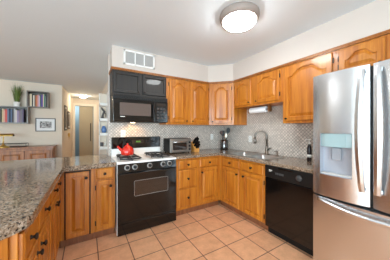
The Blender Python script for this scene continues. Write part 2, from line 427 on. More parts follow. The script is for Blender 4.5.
# cap moulding along the cabinet tops
mb = MB()
def strip(pts, z0, z1, out):
    q = [(x, y, z0) for x, y in pts]; mb.prism(q, (0, 0, z1-z0), .002)
strip([(.288, YB), (.288, 2.678), (1.916, 2.678), (2.221, 2.364), (2.221, .0), (2.232, .0), (2.232, 2.37), (1.922, 2.689), (.3, 2.689), (.3, YB)], 2.1425, 2.174, 0)
strip([(.284, YB), (.284, 2.672), (1.913, 2.672), (2.215, 2.361), (2.215, .0), (2.221, .0), (2.221, 2.364), (1.916, 2.678), (.288, 2.678), (.288, YB)], 2.160, 2.174, 0)
obj('trim_6', mb, 'oak_mid', kind='structure', label='brown wood moulding capping the wall cabinets', cat='moulding', origin=(0, 0, 0))

# ------------------------------------------------------------------ base cabinets
def slab(mb, fr, a0, a1, b0, b1, th=.02):
    """drawer front with routed edges"""
    o0 = [(a0, b0), (a1, b0), (a1, b1), (a0, b1)]
    def lp(e, c): return [mb.bm.verts.new(fr(x, z, c)) for x, z in ((a0+e, b0+e), (a1-e, b0+e), (a1-e, b1-e), (a0+e, b1-e))]
    A = lp(0, 0); B = lp(0, th-.007); D = lp(.006, th-.004); E = lp(.012, th); 
    mb.ring(A, B); mb.ring(B, D); mb.ring(D, E); mb._face(E); mb._face(A[::-1])
    bmesh.ops.recalc_face_normals(mb.bm, faces=list(mb.bm.faces)); return mb
def basecab(label, fr, wd, depth, drawers=(), doors=(), toe=True, poly=None, z1=.876, toe_a=None, name='base_cabinet', hollow=False):
    r = empty(name, fr(wd/2, 0, -depth/2), label, 'cabinet')
    mb = MB()
    if poly: mb.prism([(x, y, .1) for x, y in poly], (0, 0, z1-.1))
    elif hollow:
        mb.box(fr, 0, wd, .1, .70, -depth, -.02); mb.box(fr, 0, wd, .1, z1, -.02, 0, .0015); mb.box(fr, 0, .018, .70, z1, -depth, -.02); mb.box(fr, wd-.018, wd, .70, z1, -depth, -.02)
    else: mb.box(fr, 0, wd, .1, z1, -depth, 0, .0015)
    obj('body', mb, 'oak', r)
    if toe:
        ta = toe_a or (0, wd)
        mb = MB(); mb.box(fr, ta[0], ta[1], 0, .1, -.075, -.055); obj('toe_kick', mb, 'toe', r)
    for a0, a1, b0, b1, kn in drawers:
        mb = slab(MB(), fr, a0, a1, b0, b1); d = obj('drawer', mb, 'oak', r)
        for ka in kn:
            mb = MB(); mb.knob(fr(ka, (b0+b1)/2, .02), fr.n, .017, .03); obj('knob', mb, 'bronze', d)
    for a0, a1, b0, b1, ks in doors:
        mb = MB(); mb.panel_door(fr, a0, a1, b0, b1, 0, stile=.046); d = obj('door', mb, 'oak', r)
        ka = a0+.03 if ks < 0 else a1-.03
        mb = MB(); mb.knob(fr(ka, b1-.07, .02), fr.n, .017, .03); obj('knob', mb, 'bronze', d)
        ha = a1+.006 if ks < 0 else a0-.006
        for hb in (b0+.08, b1-.08):
            mb = MB(); hinge(mb, fr, ha, hb); obj('hinge', mb, 'bronze', d)
    return r
YF = 2.426; XF = 1.968
f = Fr((1.125, YF, 0))
basecab('honey oak base cabinet with three stacked drawers beside the stove', f, .39, YB-YF-.002,
        drawers=[(.045, .36, .715, .84, [.2]), (.045, .36, .43, .70, [.2]), (.045, .36, .145, .41, [.2])])
f = Fr((1.515, YF, 0))
basecab('honey oak base cabinet, drawer over door, between the drawer stack and the corner', f, .452, YB-YF-.002,
        drawers=[(.03, .37, .715, .84, [.21])], doors=[(.03, .37, .135, .70, -1)], poly=[(1.516, YF), (1.967, YF), (1.967, YB-.002), (1.516, YB-.002)])
f = Fr((XF, YF, 0), (0, -1, 0), (-1, 0, 0))
basecab('honey oak sink base cabinet with two drawer fronts over two doors', f, .915, XR-XF-.002,
        drawers=[(.1, .467, .72, .845, [.27]), (.507, .893, .72, .845, [.70])], doors=[(.1, .455, .11, .705, 1), (.53, .893, .11, .705, -1)],
        toe_a=(-.055, .915), hollow=True)
# between peninsula and stove
f = Fr((.075, YF, 0))
basecab('narrow honey oak base cabinet with drawer over door beside the white stove side', f, .226, .6, 
        drawers=[(.02, .205, .725, .85, [.11])], doors=[(.02, .205, .125, .705, 1)], z1=.859)
f = Fr((-.26, YF, 0))
r = basecab('honey oak base cabinet with full height door outlined by a dark gap', f, .333, .6,
        doors=[(.062, .285, .115, .835, 1)], toe_a=(0, .333), z1=.859)
mb = MB(); mb.box(f, .05, .062, .10, .848, .0, .003); mb.box(f, .285, .30, .10, .848, 0, .003); mb.box(f, .05, .30, .835, .848, 0, .003); obj('gap_shade_strip', mb, 'blackmat', r)  # black strips paint in the shade of the gap around the door
# peninsula, faces +x
XP = -.262
f = Fr((XP, 1.775, 0), (0, -1, 0), (1, 0, 0))
basecab('honey oak peninsula cabinet with two drawers over paired doors at the clipped end', f, .69, .6, z1=.859,
        drawers=[(.02, .36, .70, .845, [.20]), (.40, .675, .70, .845, [.57])], doors=[(.02, .36, .115, .68, 1), (.40, .675, .115, .68, -1)], toe=True)
f = Fr((XP, YF-.002, 0), (0, -1, 0), (1, 0, 0))
basecab('honey oak peninsula cabinet with two narrow drawers near the inside corner of the counter', f, .647, .6, z1=.859,
        drawers=[(.10, .335, .72, .845, [.225]), (.345, .63, .72, .845, [.445])], doors=[(.10, .335, .115, .70, 1), (.345, .63, .115, .70, -1)])
# clipped end panel of the peninsula and its back panel
mb = MB()
mb.prism([(-.300, 1.078, .0), (-.288, 1.066, 0), (-.612, .772, 0), (-.622, .786, 0)], (0, 0, .858))
mb.prism([(-.622, .786, .0), (-.615, .772, 0), (-.885, .772, 0), (-.885, .786, 0)], (0, 0, .858))
wbox(mb, -.885, -.866, .79, 3.04, 0, .858)
obj('peninsula_panel', mb, 'oak', label='honey oak end panel under the clipped corner of the granite peninsula', cat='cabinet panel')

# ------------------------------------------------------------------ granite counters
mb = MB()
P = [(.308, 2.391), (-.222, 2.391), (-.222, 1.15), (-.236, 1.106), (-.268, 1.077), (-.62, .745), (-1.30, .745), (-1.30, 3.22), (.282, 3.22), (.282, 3.025), (.308, 3.024)]
mb.prism([(x, y, .860) for x, y in P], (0, 0, .054), .007, seg=2)
obj('countertop', mb, 'granite', label='speckled granite peninsula countertop reaching the stove', cat='countertop')
SX0, SX1, SY0, SY1 = 2.03, 2.42, 1.54, 2.31
def cells(xs, ys, inc, z0, z1):
    mb = MB(); vt = {}
    def g(i, j, z):
        k = (i, j, z)
        if k not in vt: vt[k] = mb.bm.verts.new((xs[i], ys[j], z))
        return vt[k]
    n, m = len(xs)-1, len(ys)-1
    I = lambda i, j: 0 <= i < n and 0 <= j < m and inc(i, j)
    rim = []
    for i in range(n):
        for j in range(m):
            if not I(i, j): continue
            mb._face([g(i, j, z1), g(i+1, j, z1), g(i+1, j+1, z1), g(i, j+1, z1)])
            mb._face([g(i, j, z0), g(i, j+1, z0), g(i+1, j+1, z0), g(i+1, j, z0)])
            for di, dj, p, q in ((-1, 0, (i, j+1), (i, j)), (1, 0, (i+1, j), (i+1, j+1)), (0, -1, (i, j), (i+1, j)), (0, 1, (i+1, j+1), (i, j+1))):
                if not I(i+di, j+dj):
                    mb._face([g(*p, z0), g(*q, z0), g(*q, z1), g(*p, z1)]); rim.append((vt[(*p, z1)], vt[(*q, z1)]))
    bmesh.ops.recalc_face_normals(mb.bm, faces=list(mb.bm.faces))
    es = [mb.bm.edges.get(r) for r in rim]
    bmesh.ops.bevel(mb.bm, geom=[e for e in es if e], offset=.009, segments=3, affect='EDGES', profile=.5)
    return mb
xs = [1.113, 1.933, SX0, SX1, XR-.011]; ys = [.885, SY0, SY1, 2.391, YB-.011]
mb = cells(xs, ys, lambda i, j: (j == 3 or i >= 1) and not (i == 2 and j == 1), .876, .914)
obj('countertop', mb, 'granite', label='speckled granite countertop around the sink and under the toaster oven', cat='countertop')

# ------------------------------------------------------------------ sink and faucet
r = empty('kitchen_sink', (2.2, 1.92, .72), 'stainless double bowl sink set in the granite counter', 'sink')
def bowl(y0, y1):
    mb = MB(); x0, x1 = SX0+.012, SX1-.012
    def lp(e, z): 
        pts = []
        R = .05
        for cx, cy, a in ((x1-e-R, y1-e-R, 0), (x0+e+R, y1-e-R, 90), (x0+e+R, y0+e+R, 180), (x1-e-R, y0+e+R, 270)):
            for k in range(5):
                t = math.radians(a+k*22.5); pts.append((cx+R*math.cos(t), cy+R*math.sin(t)))
        return [mb.bm.verts.new((x, y, z)) for x, y in pts]
    A = lp(-.011, .9165); B = lp(0, .9165); D = lp(.006, .905); E = lp(.012, .755); F = lp(.03, .74)
    for p, q in ((A, B), (B, D), (D, E), (E, F)): mb.ring(p, q)
    mb._face(F)
    for f_ in mb.bm.faces: f_.smooth = True
    return mb
ym = (SY0+SY1)/2
o = obj('bowl', bowl(SY0+.012, ym-.012), 'sinksteel', r); o = obj('bowl', bowl(ym+.012, SY1-.012), 'sinksteel', r)
for yy in (SY0+.2, SY1-.2):
    mb = MB(); mb.lathe((2.22, yy, .7405), (0, 0, 1), [(.04, 0), (.04, .003), (.02, .002)], 16); obj('drain', mb, 'greymetal', r)
r = empty('kitchen_faucet', (2.47, 1.88, .914), 'brushed nickel gooseneck faucet behind the sink', 'faucet')
fx, fy = 2.47, 1.875
mb = MB(); mb.lathe((fx, fy, .914), (0, 0, 1), [(.032, 0), (.032, .012), (.024, .02), (.022, .11), (.017, .13)], 16); obj('base', mb, 'nickel', r)
d = V((-.55, .62, 0)).normalized()
pts = [V((fx, fy, 1.02)), V((fx, fy, 1.19))]
R = .088
for k in range(0, 13):
    t = math.pi*k/12; pts.append(V((fx, fy, 1.20)) + d*(R-R*math.cos(t)) + V((0, 0, R*math.sin(t))))
pts.append(pts[-1]+V((0, 0, -.035)))
mb = MB(); mb.tube(pts, .0155, 12); obj('spout', mb, 'nickel', r)
e = pts[-1]
mb = MB(); mb.lathe(e+V((0, 0, .01)), (0, 0, -1), [(.018, 0), (.024, .03), (.027, .08), (.02, .09)], 14); obj('spray_head', mb, 'nickel', r)
mb = MB(); mb.lathe((fx, fy-.02, .99), (-.3, -.6, .25), [(.015, 0), (.015, .035), (.008, .045), (.007, .1), (.009, .105)], 12); obj('lever', mb, 'nickel', r)
mb = MB(); mb.lathe((2.49, 1.70, .914), (0, 0, 1), [(.018, 0), (.018, .01), (.009, .02), (.009, .055), (.014, .06), (.012, .07)], 12)
mb.tube([(2.49, 1.70, .98), (2.45, 1.71, .985), (2.435, 1.715, .975)], .006, 8)
obj('soap_dispenser', mb, 'nickel', label='small nickel soap pump on the counter beside the faucet', cat='soap dispenser')

# ------------------------------------------------------------------ stove
r = empty('gas_stove', (.71, 2.68, 0), 'freestanding gas stove with white cooktop and black oven door', 'stove')
SXa, SXb, SF = .316, 1.104, 2.372
mb = MB(); wbox(mb, SXa, SXb, SF, 3.0, .012, .885, .003)
for x in (.35, 1.07):
    for y in (2.42, 2.95): mb.lathe((x, y, 0), (0, 0, 1), [(.018, 0), (.018, .012)], 10)
obj('body', mb, 'enamel', r)
mb = MB(); wbox(mb, SXa-.004, SXb+.004, SF-.022, 2.94, .885, .912, .008); obj('cooktop', mb, 'enamel', r)
f = Fr((0, SF, 0))
mb = MB()
mb.prism([f(SXa+.004, .786, 0), f(SXa+.004, .786, .028), f(SXa+.004, .8845, .014), f(SXa+.004, .8845, 0)], (SXb-SXa-.008, 0, 0), .002)
obj('control_panel', mb, 'black', r)
nk = V((0, -1, .16)).normalized()
for x in (.432, .525, .715, .90, .995):
    p = f(x, .838, .0215)
    mb = MB(); mb.lathe(p, nk, [(.034, 0), (.036, .004), (.034, .009), (.027, .010)], 24, 0)
    k = obj('burner_knob', mb, 'knobring', r)
    mb = MB(); mb.lathe(p+nk*.008, nk, [(.022, 0), (.021, .014), (.018, .017)], 20); mb.box(Fr(p+nk*.024, (1, 0, 0), nk), -.004, .004, -.019, .019, 0, .010, .001); obj('grip', mb, 'blackmat', k)
od = MB(); od.box(f, SXa+.004, SXb-.004, .173, .785, .002, .03, .004); od = obj('oven_door', od, 'black', r)
mb = MB(); mb.box(f, .52, .965, .475, .66, .0301, .032, .001); obj('window', mb, 'glassblack', od)
mb = MB(); pts = []
for cx, cz, a in ((.955, .65, 0), (.53, .65, 90), (.53, .485, 180), (.955, .485, 270)):
    for k in range(4):
        t = math.radians(a+k*30); pts.append(f(cx+.014*math.cos(t), cz+.014*math.sin(t), .033))
mb.tube(pts, .003, 6, closed=True); obj('window_trim', mb, 'knobring', od)
mb = MB(); mb.box(f, SXa+.03, SXb-.03, .752, .776, .05, .068, .006); mb.box(f, SXa+.04, SXa+.07, .755, .773, .03, .055); mb.box(f, SXb-.07, SXb-.04, .755, .773, .03, .055); obj('handle', mb, 'black', od)
mb = MB(); mb.box(f, SXa+.004, SXb-.004, .012, .17, .002, .026, .003); mb.box(f, SXa+.02, SXb-.02, .135, .15, .026, .034, .004); obj('storage_drawer', mb, 'black', r)
# back guard
g = Fr((0, 2.94, 0))
mb = MB(); mb.box(g, SXa, SXb-.03, .905, 1.02, -.055, 0, .004); obj('riser', mb, 'enamel', r)
mb = MB(); mb.box(g, SXa, SXb-.03, 1.02, 1.195, -.055, .012, .008); bgd = obj('backguard', mb, 'black', r)
mb = MB(); mb.box(g, .60, .80, 1.09, 1.15, .0121, .014, .001); obj('display', mb, 'glassblack', bgd)
mb = MB()
SEG = {'1': 'bc', '2': 'abged', '5': 'afgcd', ':': ''}
def digit(mb, fr, ch, a, b, h, c):
    wd = h*.5; t = h*.13
    S = {'a': (0, wd, h-t, h), 'd': (0, wd, 0, t), 'g': (0, wd, h/2-t/2, h/2+t/2), 'f': (0, t, h/2, h), 'b': (wd-t, wd, h/2, h), 'e': (0, t, 0, h/2), 'c': (wd-t, wd, 0, h/2)}
    for q in SEG[ch]:
        x0, x1, z0, z1 = S[q]; mb.box(fr, a+x0, a+x1, b+z0, b+z1, c, c+.001)
for i, ch in enumerate('1225'): digit(mb, g, ch, .665+i*.018+(.006 if i > 1 else 0), 1.11, .022, .0141)
obj('clock_digits', mb, 'green_led', bgd)
for k in range(4):
    mb = MB(); mb.box(g, .83+k*.035, .855+k*.035, 1.105, 1.13, .0121, .015, .002); obj('button', mb, 'blackmat', bgd)
# burners: sealed heads with cast grates
for bx in (.50, .915):
    for by in (2.52, 2.78):
        mb = MB(); mb.lathe((bx, by, .912), (0, 0, 1), [(.06, 0), (.062, .003), (.04, .005), (.036, .014), (.03, .018), (.012, .019)], 20); obj('burner', mb, 'iron', r)
        mb = MB(); s_ = .122
        q = [(bx-s_, by-s_), (bx+s_, by-s_), (bx+s_, by+s_), (bx-s_, by+s_)]
        mb.tube([(x, y, .936) for x, y in ((bx-s_+.03, by-s_), (bx+s_-.03, by-s_), (bx+s_, by-s_+.03), (bx+s_, by+s_-.03), (bx+s_-.03, by+s_), (bx-s_+.03, by+s_), (bx-s_, by+s_-.03), (bx-s_, by-s_+.03))], .009, 6, closed=True)
        for dx, dy in ((1, 0), (-1, 0), (0, 1), (0, -1)):
            mb.tube([(bx+dx*s_, by+dy*s_, .936), (bx+dx*s_*.6, by+dy*s_*.6, .942), (bx+dx*s_*.22, by+dy*s_*.22, .940)], .008, 6)
            mb.tube([(bx+dx*s_, by+dy*s_, .936), (bx+dx*s_, by+dy*s_, .912)], .006, 6)
        obj('burner_grate', mb, 'iron', r)

# ------------------------------------------------------------------ microwave
r = empty('microwave_oven', (.69, 2.82, 1.42), 'black over-the-range microwave hung under the black cabinet', 'microwave')
f = Fr((0, 2.64, 0)); ma, mb_ = .302, 1.082
m1 = MB(); m1.box(f, ma, mb_, 1.42, 1.798, -.374, 0, .004); obj('body', m1, 'blackmat', r)
m1 = MB(); m1.box(f, ma, mb_, 1.735, 1.796, .001, .016, .003)
for k in range(3): m1.box(f, ma+.03, mb_-.03, 1.747+k*.014, 1.753+k*.014, .016, .019)
obj('vent_grille', m1, 'blackmat', r)
m1 = MB(); m1.box(f, ma, .862, 1.425, 1.732, .001, .026, .006); dr = obj('door', m1, 'black', r)
m1 = MB(); m1.box(f, .385, .815, 1.51, 1.685, .0261, .028, .001); obj('window', m1, 'mwglass', dr)
m1 = MB(); m1.tube([f(.84, 1.47, .026), f(.84, 1.49, .055), f(.84, 1.58, .062), f(.84, 1.67, .055), f(.84, 1.69, .026)], .011, 8); obj('handle', m1, 'blackmat', dr)
m1 = MB(); m1.box(f, .39, .45, 1.488, 1.497, .0261, .0272); obj('logo', m1, 'plate', dr)
m1 = MB(); m1.box(f, .866, mb_, 1.425, 1.732, .001, .024, .004); cp = obj('control_panel', m1, 'black', r)
m1 = MB(); m1.box(f, .90, 1.05, 1.675, 1.705, .0241, .0255); obj('display', m1, 'glassblack', cp)
for i in range(4):
    for j in range(3):
        m1 = MB(); m1.box(f, .905+j*.05, .942+j*.05, 1.47+i*.048, 1.498+i*.048, .0241, .027, .002); obj('key', m1, colmat((62, 58, 56)), cp)
m1 = MB(); m1.lathe((.6, 2.83, 1.4195), (0, 0, -1), [(.035, 0), (.035, .004), (.02, .006)], 16); obj('lamp_lens', m1, 'uclens', r)
l = bpy.data.lights.new('cooktop_lamp', 'SPOT'); l.energy = 2.8; l.color = (1, .54, .20); l.shadow_soft_size = .03; l.spot_size = math.radians(150); l.spot_blend = .6
o = bpy.data.objects.new('cooktop_lamp', l); C.objects.link(o); o.location = (.63, 2.82, 1.405); o.rotation_euler = V((0, .35, -1)).to_track_quat('-Z', 'Y').to_euler()

# ------------------------------------------------------------------ dishwasher
r = empty('dishwasher', (2.25, 1.19, 0), 'black built-in dishwasher between the sink cabinet and the refrigerator', 'dishwasher')
f = Fr((XF, 1.505, 0), (0, -1, 0), (-1, 0, 0))
mb = MB(); mb.box(f, .005, .605, .09, .87, -.57, 0); obj('body', mb, 'blackmat', r)
mb = MB(); mb.box(f, .01, .60, .10, .715, .001, .028, .005); obj('door', mb, 'black', r)
mb = MB(); mb.box(f, .01, .60, .722, .868, .001, .034, .006); cp = obj('control_panel', mb, 'blackmat', r)
mb = MB(); mb.box(f, .20, .38, .845, .862, .034, .046, .004); obj('latch', mb, 'black', cp)
mb = MB(); mb.box(f, .07, .115, .812, .82, .0341, .0352); mb.box(f, .07, .10, .80, .806, .0341, .0352); obj('logo', mb, 'offwhite', cp)
for k in range(5):
    mb = MB(); mb.box(f, .16+k*.022, .175+k*.022, .775, .80, .0341, .037, .001); obj('button', mb, colmat((70, 68, 68)), cp)
mb = MB(); mb.lathe(f(.44, .795, .034), f.n, [(.032, 0), (.03, .014), (.012, .016)], 20); obj('dial', mb, colmat((58, 56, 56)), cp)
mb = MB(); mb.box(f, .005, .605, 0, .09, -.06, -.04); obj('toe_panel', mb, 'blackmat', r)

# ------------------------------------------------------------------ refrigerator
r = empty('refrigerator', (2.15, .465, 0), 'stainless french door refrigerator with water dispenser and bottom freezer', 'refrigerator')
FY1, FY0, FM = .862, .064, .463
FX = 1.80
mb = MB(); wbox(mb, FX+.085, 2.54, FY0+.005, FY1-.005, .02, 1.785, .004); 
wbox(mb, FX+.12, 2.5, FY0+.03, FY1-.03, 0, .02)
obj('body', mb, colmat((110, 110, 112)), r)
def fx_at(y, y0, y1, bulge=.030):
    t = (2*(y-y0)/(y1-y0)-1)
    return FX - bulge*(1-abs(t)**2.6)
def curved_panel(y0, y1, z0, z1, hole=None, bulge=.03, n=22, mb=None, back=FX+.08):
    mb = MB()
    ysl = [y0+(y1-y0)*i/n for i in range(n+1)]
    if hole: ysl = sorted(set([y for y in ysl if min(abs(y-hole[0]), abs(y-hole[1])) > .006]+[hole[0], hole[1]]))
    zsl = [z0]+([hole[2], hole[3]] if hole else [])+[z1]
    def pt(y, z):
        e = 0
        return (fx_at(y, y0, y1, bulge), y, z)
    vt = [[mb.bm.verts.new(pt(y, z)) for z in zsl] for y in ysl]
    for i in range(len(ysl)-1):
        for j in range(len(zsl)-1):
            if hole and hole[0]-1e-6 <= ysl[i] < hole[1]-1e-6 and abs(zsl[j]-hole[2]) < 1e-6: continue
            f_ = mb._face([vt[i][j], vt[i+1][j], vt[i+1][j+1], vt[i][j+1]]); f_.smooth = True
    top = [mb.bm.verts.new((back, y, z1)) for y in ysl]; bot = [mb.bm.verts.new((back, y, z0)) for y in ysl]
    T = [mb.bm.verts.new(pt(y, z1)) for y in ysl]; B = [mb.bm.verts.new(pt(y, z0)) for y in ysl]
    for i in range(len(ysl)-1):
        mb._face([T[i], T[i+1], top[i+1], top[i]]); mb._face([B[i+1], B[i], bot[i], bot[i+1]])
        mb._face([top[i], top[i+1], bot[i+1], bot[i]])
    mb._face([T[0], top[0], bot[0], B[0]]); mb._face([T[-1], B[-1], bot[-1], top[-1]])
    return mb
HZ0, HZ1, HY0, HY1 = .925, 1.283, .570, .797
da = obj('door', curved_panel(FM+.009, FY1, .738, 1.80, (HY0, HY1, HZ0, HZ1)), 'steel', r)
db = obj('door', curved_panel(FY0, FM-.009, .738, 1.80), 'steel', r)
dc = obj('freezer_drawer', curved_panel(FY0, FY1, .06, .722, None, .04, 30), 'steel', r)
mb = MB(); wbox(mb, FX+.03, FX+.084, FM-.008, FM+.008, .74, 1.795); wbox(mb, FX+.03, FX+.084, FY0, FY1, .724, .736); obj('gasket', mb, 'blackmat', r)
mb = MB(); wbox(mb, FX+.05, FX+.12, FY0+.02, FY1-.02, .0, .055); obj('toe_grille', mb, 'blackmat', r)
# water dispenser
mb = MB()
X_ = lambda y: fx_at(y, FM+.009, FY1)
nn = 6; yy = [HY0+(HY1-HY0)*i/nn for i in range(nn+1)]
rx = FX+.045
fr0 = [mb.bm.verts.new((X_(y), y, HZ0)) for y in yy]; fr1 = [mb.bm.verts.new((X_(y), y, HZ1)) for y in yy]
k0 = [mb.bm.verts.new((rx, y, HZ0+.01)) for y in yy]; k1 = [mb.bm.verts.new((rx, y, HZ1)) for y in yy]
for i in range(nn):
    mb._face([k0[i], k0[i+1], k1[i+1], k1[i]]); mb._face([fr0[i], fr0[i+1], k0[i+1], k0[i]]); mb._face([k1[i], k1[i+1], fr1[i+1], fr1[i]])
mb._face([fr0[0], k0[0], k1[0], fr1[0]]); mb._face([fr0[-1], fr1[-1], k1[-1], k0[-1]])
wd_ = obj('dispenser_cavity', mb, 'recess', da)
mb = MB()
lo = [(X_(y)+.004+.012*(1 if i in (0, nn) else 0), y) for i, y in enumerate(yy)]
pr = [(x, y, 1.168) for x, y in lo]+[(rx-.002, HY1-.004, 1.168), (rx-.002, HY0+.004, 1.168)]
mb.prism(pr, (0, 0, HZ1-1.168-.002), .003); obj('dispenser_display', mb, 'display', da)
mb = MB(); wbox(mb, FX+.012, FX+.03, .655, .72, 1.055, 1.16, .004); obj('dispenser_paddle', mb, colmat((150, 152, 158)), da)
mb = MB(); wbox(mb, FX-.012, FX+.04, HY0+.004, HY1-.004, HZ0+.004, HZ0+.014, .002); obj('drip_tray', mb, colmat((196, 192, 188)), da)
def vhandle(y, tilt):
    mb = MB(); n = 14; A = []
    for i in range(n+1):
        t = i/n; z = .85+(1.765-.85)*t; s = math.sin(math.pi*t)
        x = FX-.034-.032*s**.7; wy = .016+.005*s; th = .016
        yc = y+tilt*(.012*(1-s))
        A.append([mb.bm.verts.new((x+dx, yc+dy, z)) for dx, dy in ((-th, -wy), (-th*1.25, 0), (-th, wy), (-th*.6, wy+.004), (0, wy), (0, -wy), (-th*.6, -wy-.004))])
    for P_, Q in zip(A, A[1:]):
        for k in range(7): mb._face([P_[k], P_[(k+1) % 7], Q[(k+1) % 7], Q[k]])
    mb._face(A[0]); mb._face(A[-1][::-1])
    for z in (.868, 1.747): wbox(mb, FX-.03, FX+.004, y+tilt*.012-.014, y+tilt*.012+.014, z-.014, z+.014, .004)
    bmesh.ops.recalc_face_normals(mb.bm, faces=list(mb.bm.faces))
    return mb
obj('handle', vhandle(.516, -1), 'steel', da); obj('handle', vhandle(.410, 1), 'steel', db)
mb = MB(); n = 18; A = []
for i in range(n+1):
    t = i/n; y = FY1-.05-(FY1-FY0-.10)*t; s = math.sin(math.pi*t)
    x = FX-.03-.055*s**.7; z = .705-.03*s
    A.append([mb.bm.verts.new((x+dx, y, z+dz)) for dx, dz in ((-.014, -.010), (-.016, .004), (-.006, .014), (.012, .012), (.012, -.014), (-.004, -.018))])
for P_, Q in zip(A, A[1:]):
    for k in range(6): f_ = mb._face([P_[k], P_[(k+1) % 6], Q[(k+1) % 6], Q[k]]); f_.smooth = True
mb._face(A[0]); mb._face(A[-1][::-1])
for y in (FY1-.055, FY0+.055): wbox(mb, FX-.04, FX+.0, y-.014, y+.014, .692, .716, .004)
bmesh.ops.recalc_face_normals(mb.bm, faces=list(mb.bm.faces))
obj('handle', mb, 'steel', dc)

# ------------------------------------------------------------------ ceiling lamp, vent
r = empty('ceiling_lamp', (1.33, 1.335, 2.36), 'round flush ceiling lamp with frosted dome and brown-grey rim over the kitchen', 'ceiling lamp')
c = (1.325, 1.33, ZC)
mb = MB(); mb.lathe(c, (0, 0, -1), [(.195, 0), (.198, .015), (.192, .045), (.172, .066)], 48); obj('rim', mb, colmat((150, 138, 130)), r)
mb = MB(); mb.lathe(c, (0, 0, -1), [(.165, .062), (.162, .075), (.145, .094), (.11, .110), (.06, .120), (.0, .123)], 48); obj('diffuser', mb, 'lampglass', r)
r = empty('ceiling_lamp', (-.10, 7.3, 2.4), 'small round lit ceiling lamp in the hallway', 'ceiling lamp')
c = (-.10, 7.3, ZC)
mb = MB(); mb.lathe(c, (0, 0, -1), [(.115, 0), (.115, .015), (.108, .02)], 32); obj('base', mb, 'white', r)
mb = MB(); mb.lathe(c, (0, 0, -1), [(.105, .018), (.10, .05), (.06, .07), (0, .076)], 32); obj('diffuser', mb, 'halllampglass', r)
r = empty('ceiling_lamp', (-2.5, 2.6, 2.36), 'added out-of-view round ceiling lamp with frosted dome brightening the dining area', 'ceiling lamp')  # unseen lamp, added to brighten the dining wall
c = (-2.5, 2.6, ZC)
mb = MB(); mb.lathe(c, (0, 0, -1), [(.195, 0), (.198, .015), (.192, .045), (.172, .066)], 48); obj('rim', mb, colmat((150, 138, 130)), r)
mb = MB(); mb.lathe(c, (0, 0, -1), [(.165, .062), (.162, .075), (.145, .094), (.11, .110), (.06, .120), (.0, .123)], 48); obj('diffuser', mb, 'lampglass', r)
r = empty('wall_vent', (.67, 2.7, 2.23), 'white three-section air vent grille on the soffit above the microwave', 'air vent')
f = Fr((0, 2.6995, 0)); va, vb, z0, z1 = .446, .897, 2.238, 2.452
mb = MB()
for a0, a1, b0, b1 in ((va, vb, z0, z0+.025), (va, vb, z1-.025, z1), (va, va+.025, z0, z1), (vb-.025, vb, z0, z1), (va+.152, va+.168, z0, z1), (vb-.168, vb-.152, z0, z1)): mb.box(f, a0, a1, b0, b1, 0, .012, .002)
obj('frame', mb, 'white', r)
mb = MB(); mb.box(f, va+.02, vb-.02, z0+.02, z1-.02, .0, .002); obj('backing', mb, colmat((120, 118, 116)), r)
mb = MB()
for k in range(12):
    b = z0+.03+k*.0135
    mb.prism([f(va+.024, b, .002), f(va+.024, b+.002, .002), f(va+.024, b+.011, .010), f(va+.024, b+.009, .010)], (vb-va-.048, 0, 0))
obj('louvers', mb, colmat((176, 174, 171)), r)

# ------------------------------------------------------------------ things on the stove and counters
# kettle
kx, ky, kz = .50, 2.70, .952
r = empty('kettle', (kx, ky, kz), 'shiny red kettle with black handle on the back burner', 'kettle')
mb = MB(); mb.lathe((kx, ky, kz), (0, 0, 1), [(.072, 0), (.084, .008), (.090, .036), (.086, .070), (.071, .100), (.048, .12), (.035, .124)], 28); obj('body', mb, 'red', r)
mb = MB(); mb.lathe((kx, ky, kz+.122), (0, 0, 1), [(.038, 0), (.034, .012), (.012, .02), (.010, .03), (.014, .036), (.010, .045)], 18); obj('lid', mb, 'red', r)
mb = MB(); mb.tube([(kx-.06, ky-.02, kz+.06), (kx-.10, ky-.03, kz+.085), (kx-.13, ky-.04, kz+.12), (kx-.14, ky-.043, kz+.13)], [.026, .019, .014, .013], 12); obj('spout', mb, 'red', r)
mb = MB(); pts = []
for k in range(13):
    t = math.pi*k/12; pts.append((kx+.068*math.cos(t), ky+.02*math.cos(t), kz+.095+.135*math.sin(t)))
mb.tube(pts, [.006]*3+[.011]*7+[.006]*3, 10); obj('handle', mb, 'blackmat', r)
# toaster oven
tx0, tx1, ty0, ty1, tz0, tz1 = 1.155, 1.548, 2.69, 3.0, .914, 1.16
r = empty('toaster_oven', (1.42, 2.85, .914), 'grey toaster oven with glass door on the counter beside the stove', 'toaster oven')
mb = MB(); wbox(mb, tx0, tx1, ty0+.02, ty1, tz0+.018, tz1, .012)
for x in (tx0+.03, tx1-.03):
    for y in (ty0+.05, ty1-.03): mb.lathe((x, y, tz0), (0, 0, 1), [(.013, 0), (.013, .02)], 10)
obj('body', mb, 'blackmat', r)
f = Fr((tx0, ty0+.02, tz0))
mb = MB(); mb.box(f, .0, .393, .018, .243, 0, .012, .004); obj('fascia', mb, 'greymetal', r)
mb = MB(); mb.box(f, .02, .325, .035, .205, .0121, .022, .003); dd = obj('door', mb, 'greymetal', r)
mb = MB(); mb.box(f, .045, .30, .06, .175, .0221, .0235, .001); obj('window', mb, 'glassblack', dd)
mb = MB(); mb.tube([f(.05, .192, .022), f(.055, .192, .045), f(.29, .192, .045), f(.295, .192, .022)], .007, 8); obj('handle', mb, 'chrome', dd)
for b in (.065, .12, .18):
    mb = MB(); mb.lathe(f(.36, b, .012), f.n, [(.018, 0), (.017, .014), (.01, .017)], 16); obj('knob', mb, 'blackmat', r)
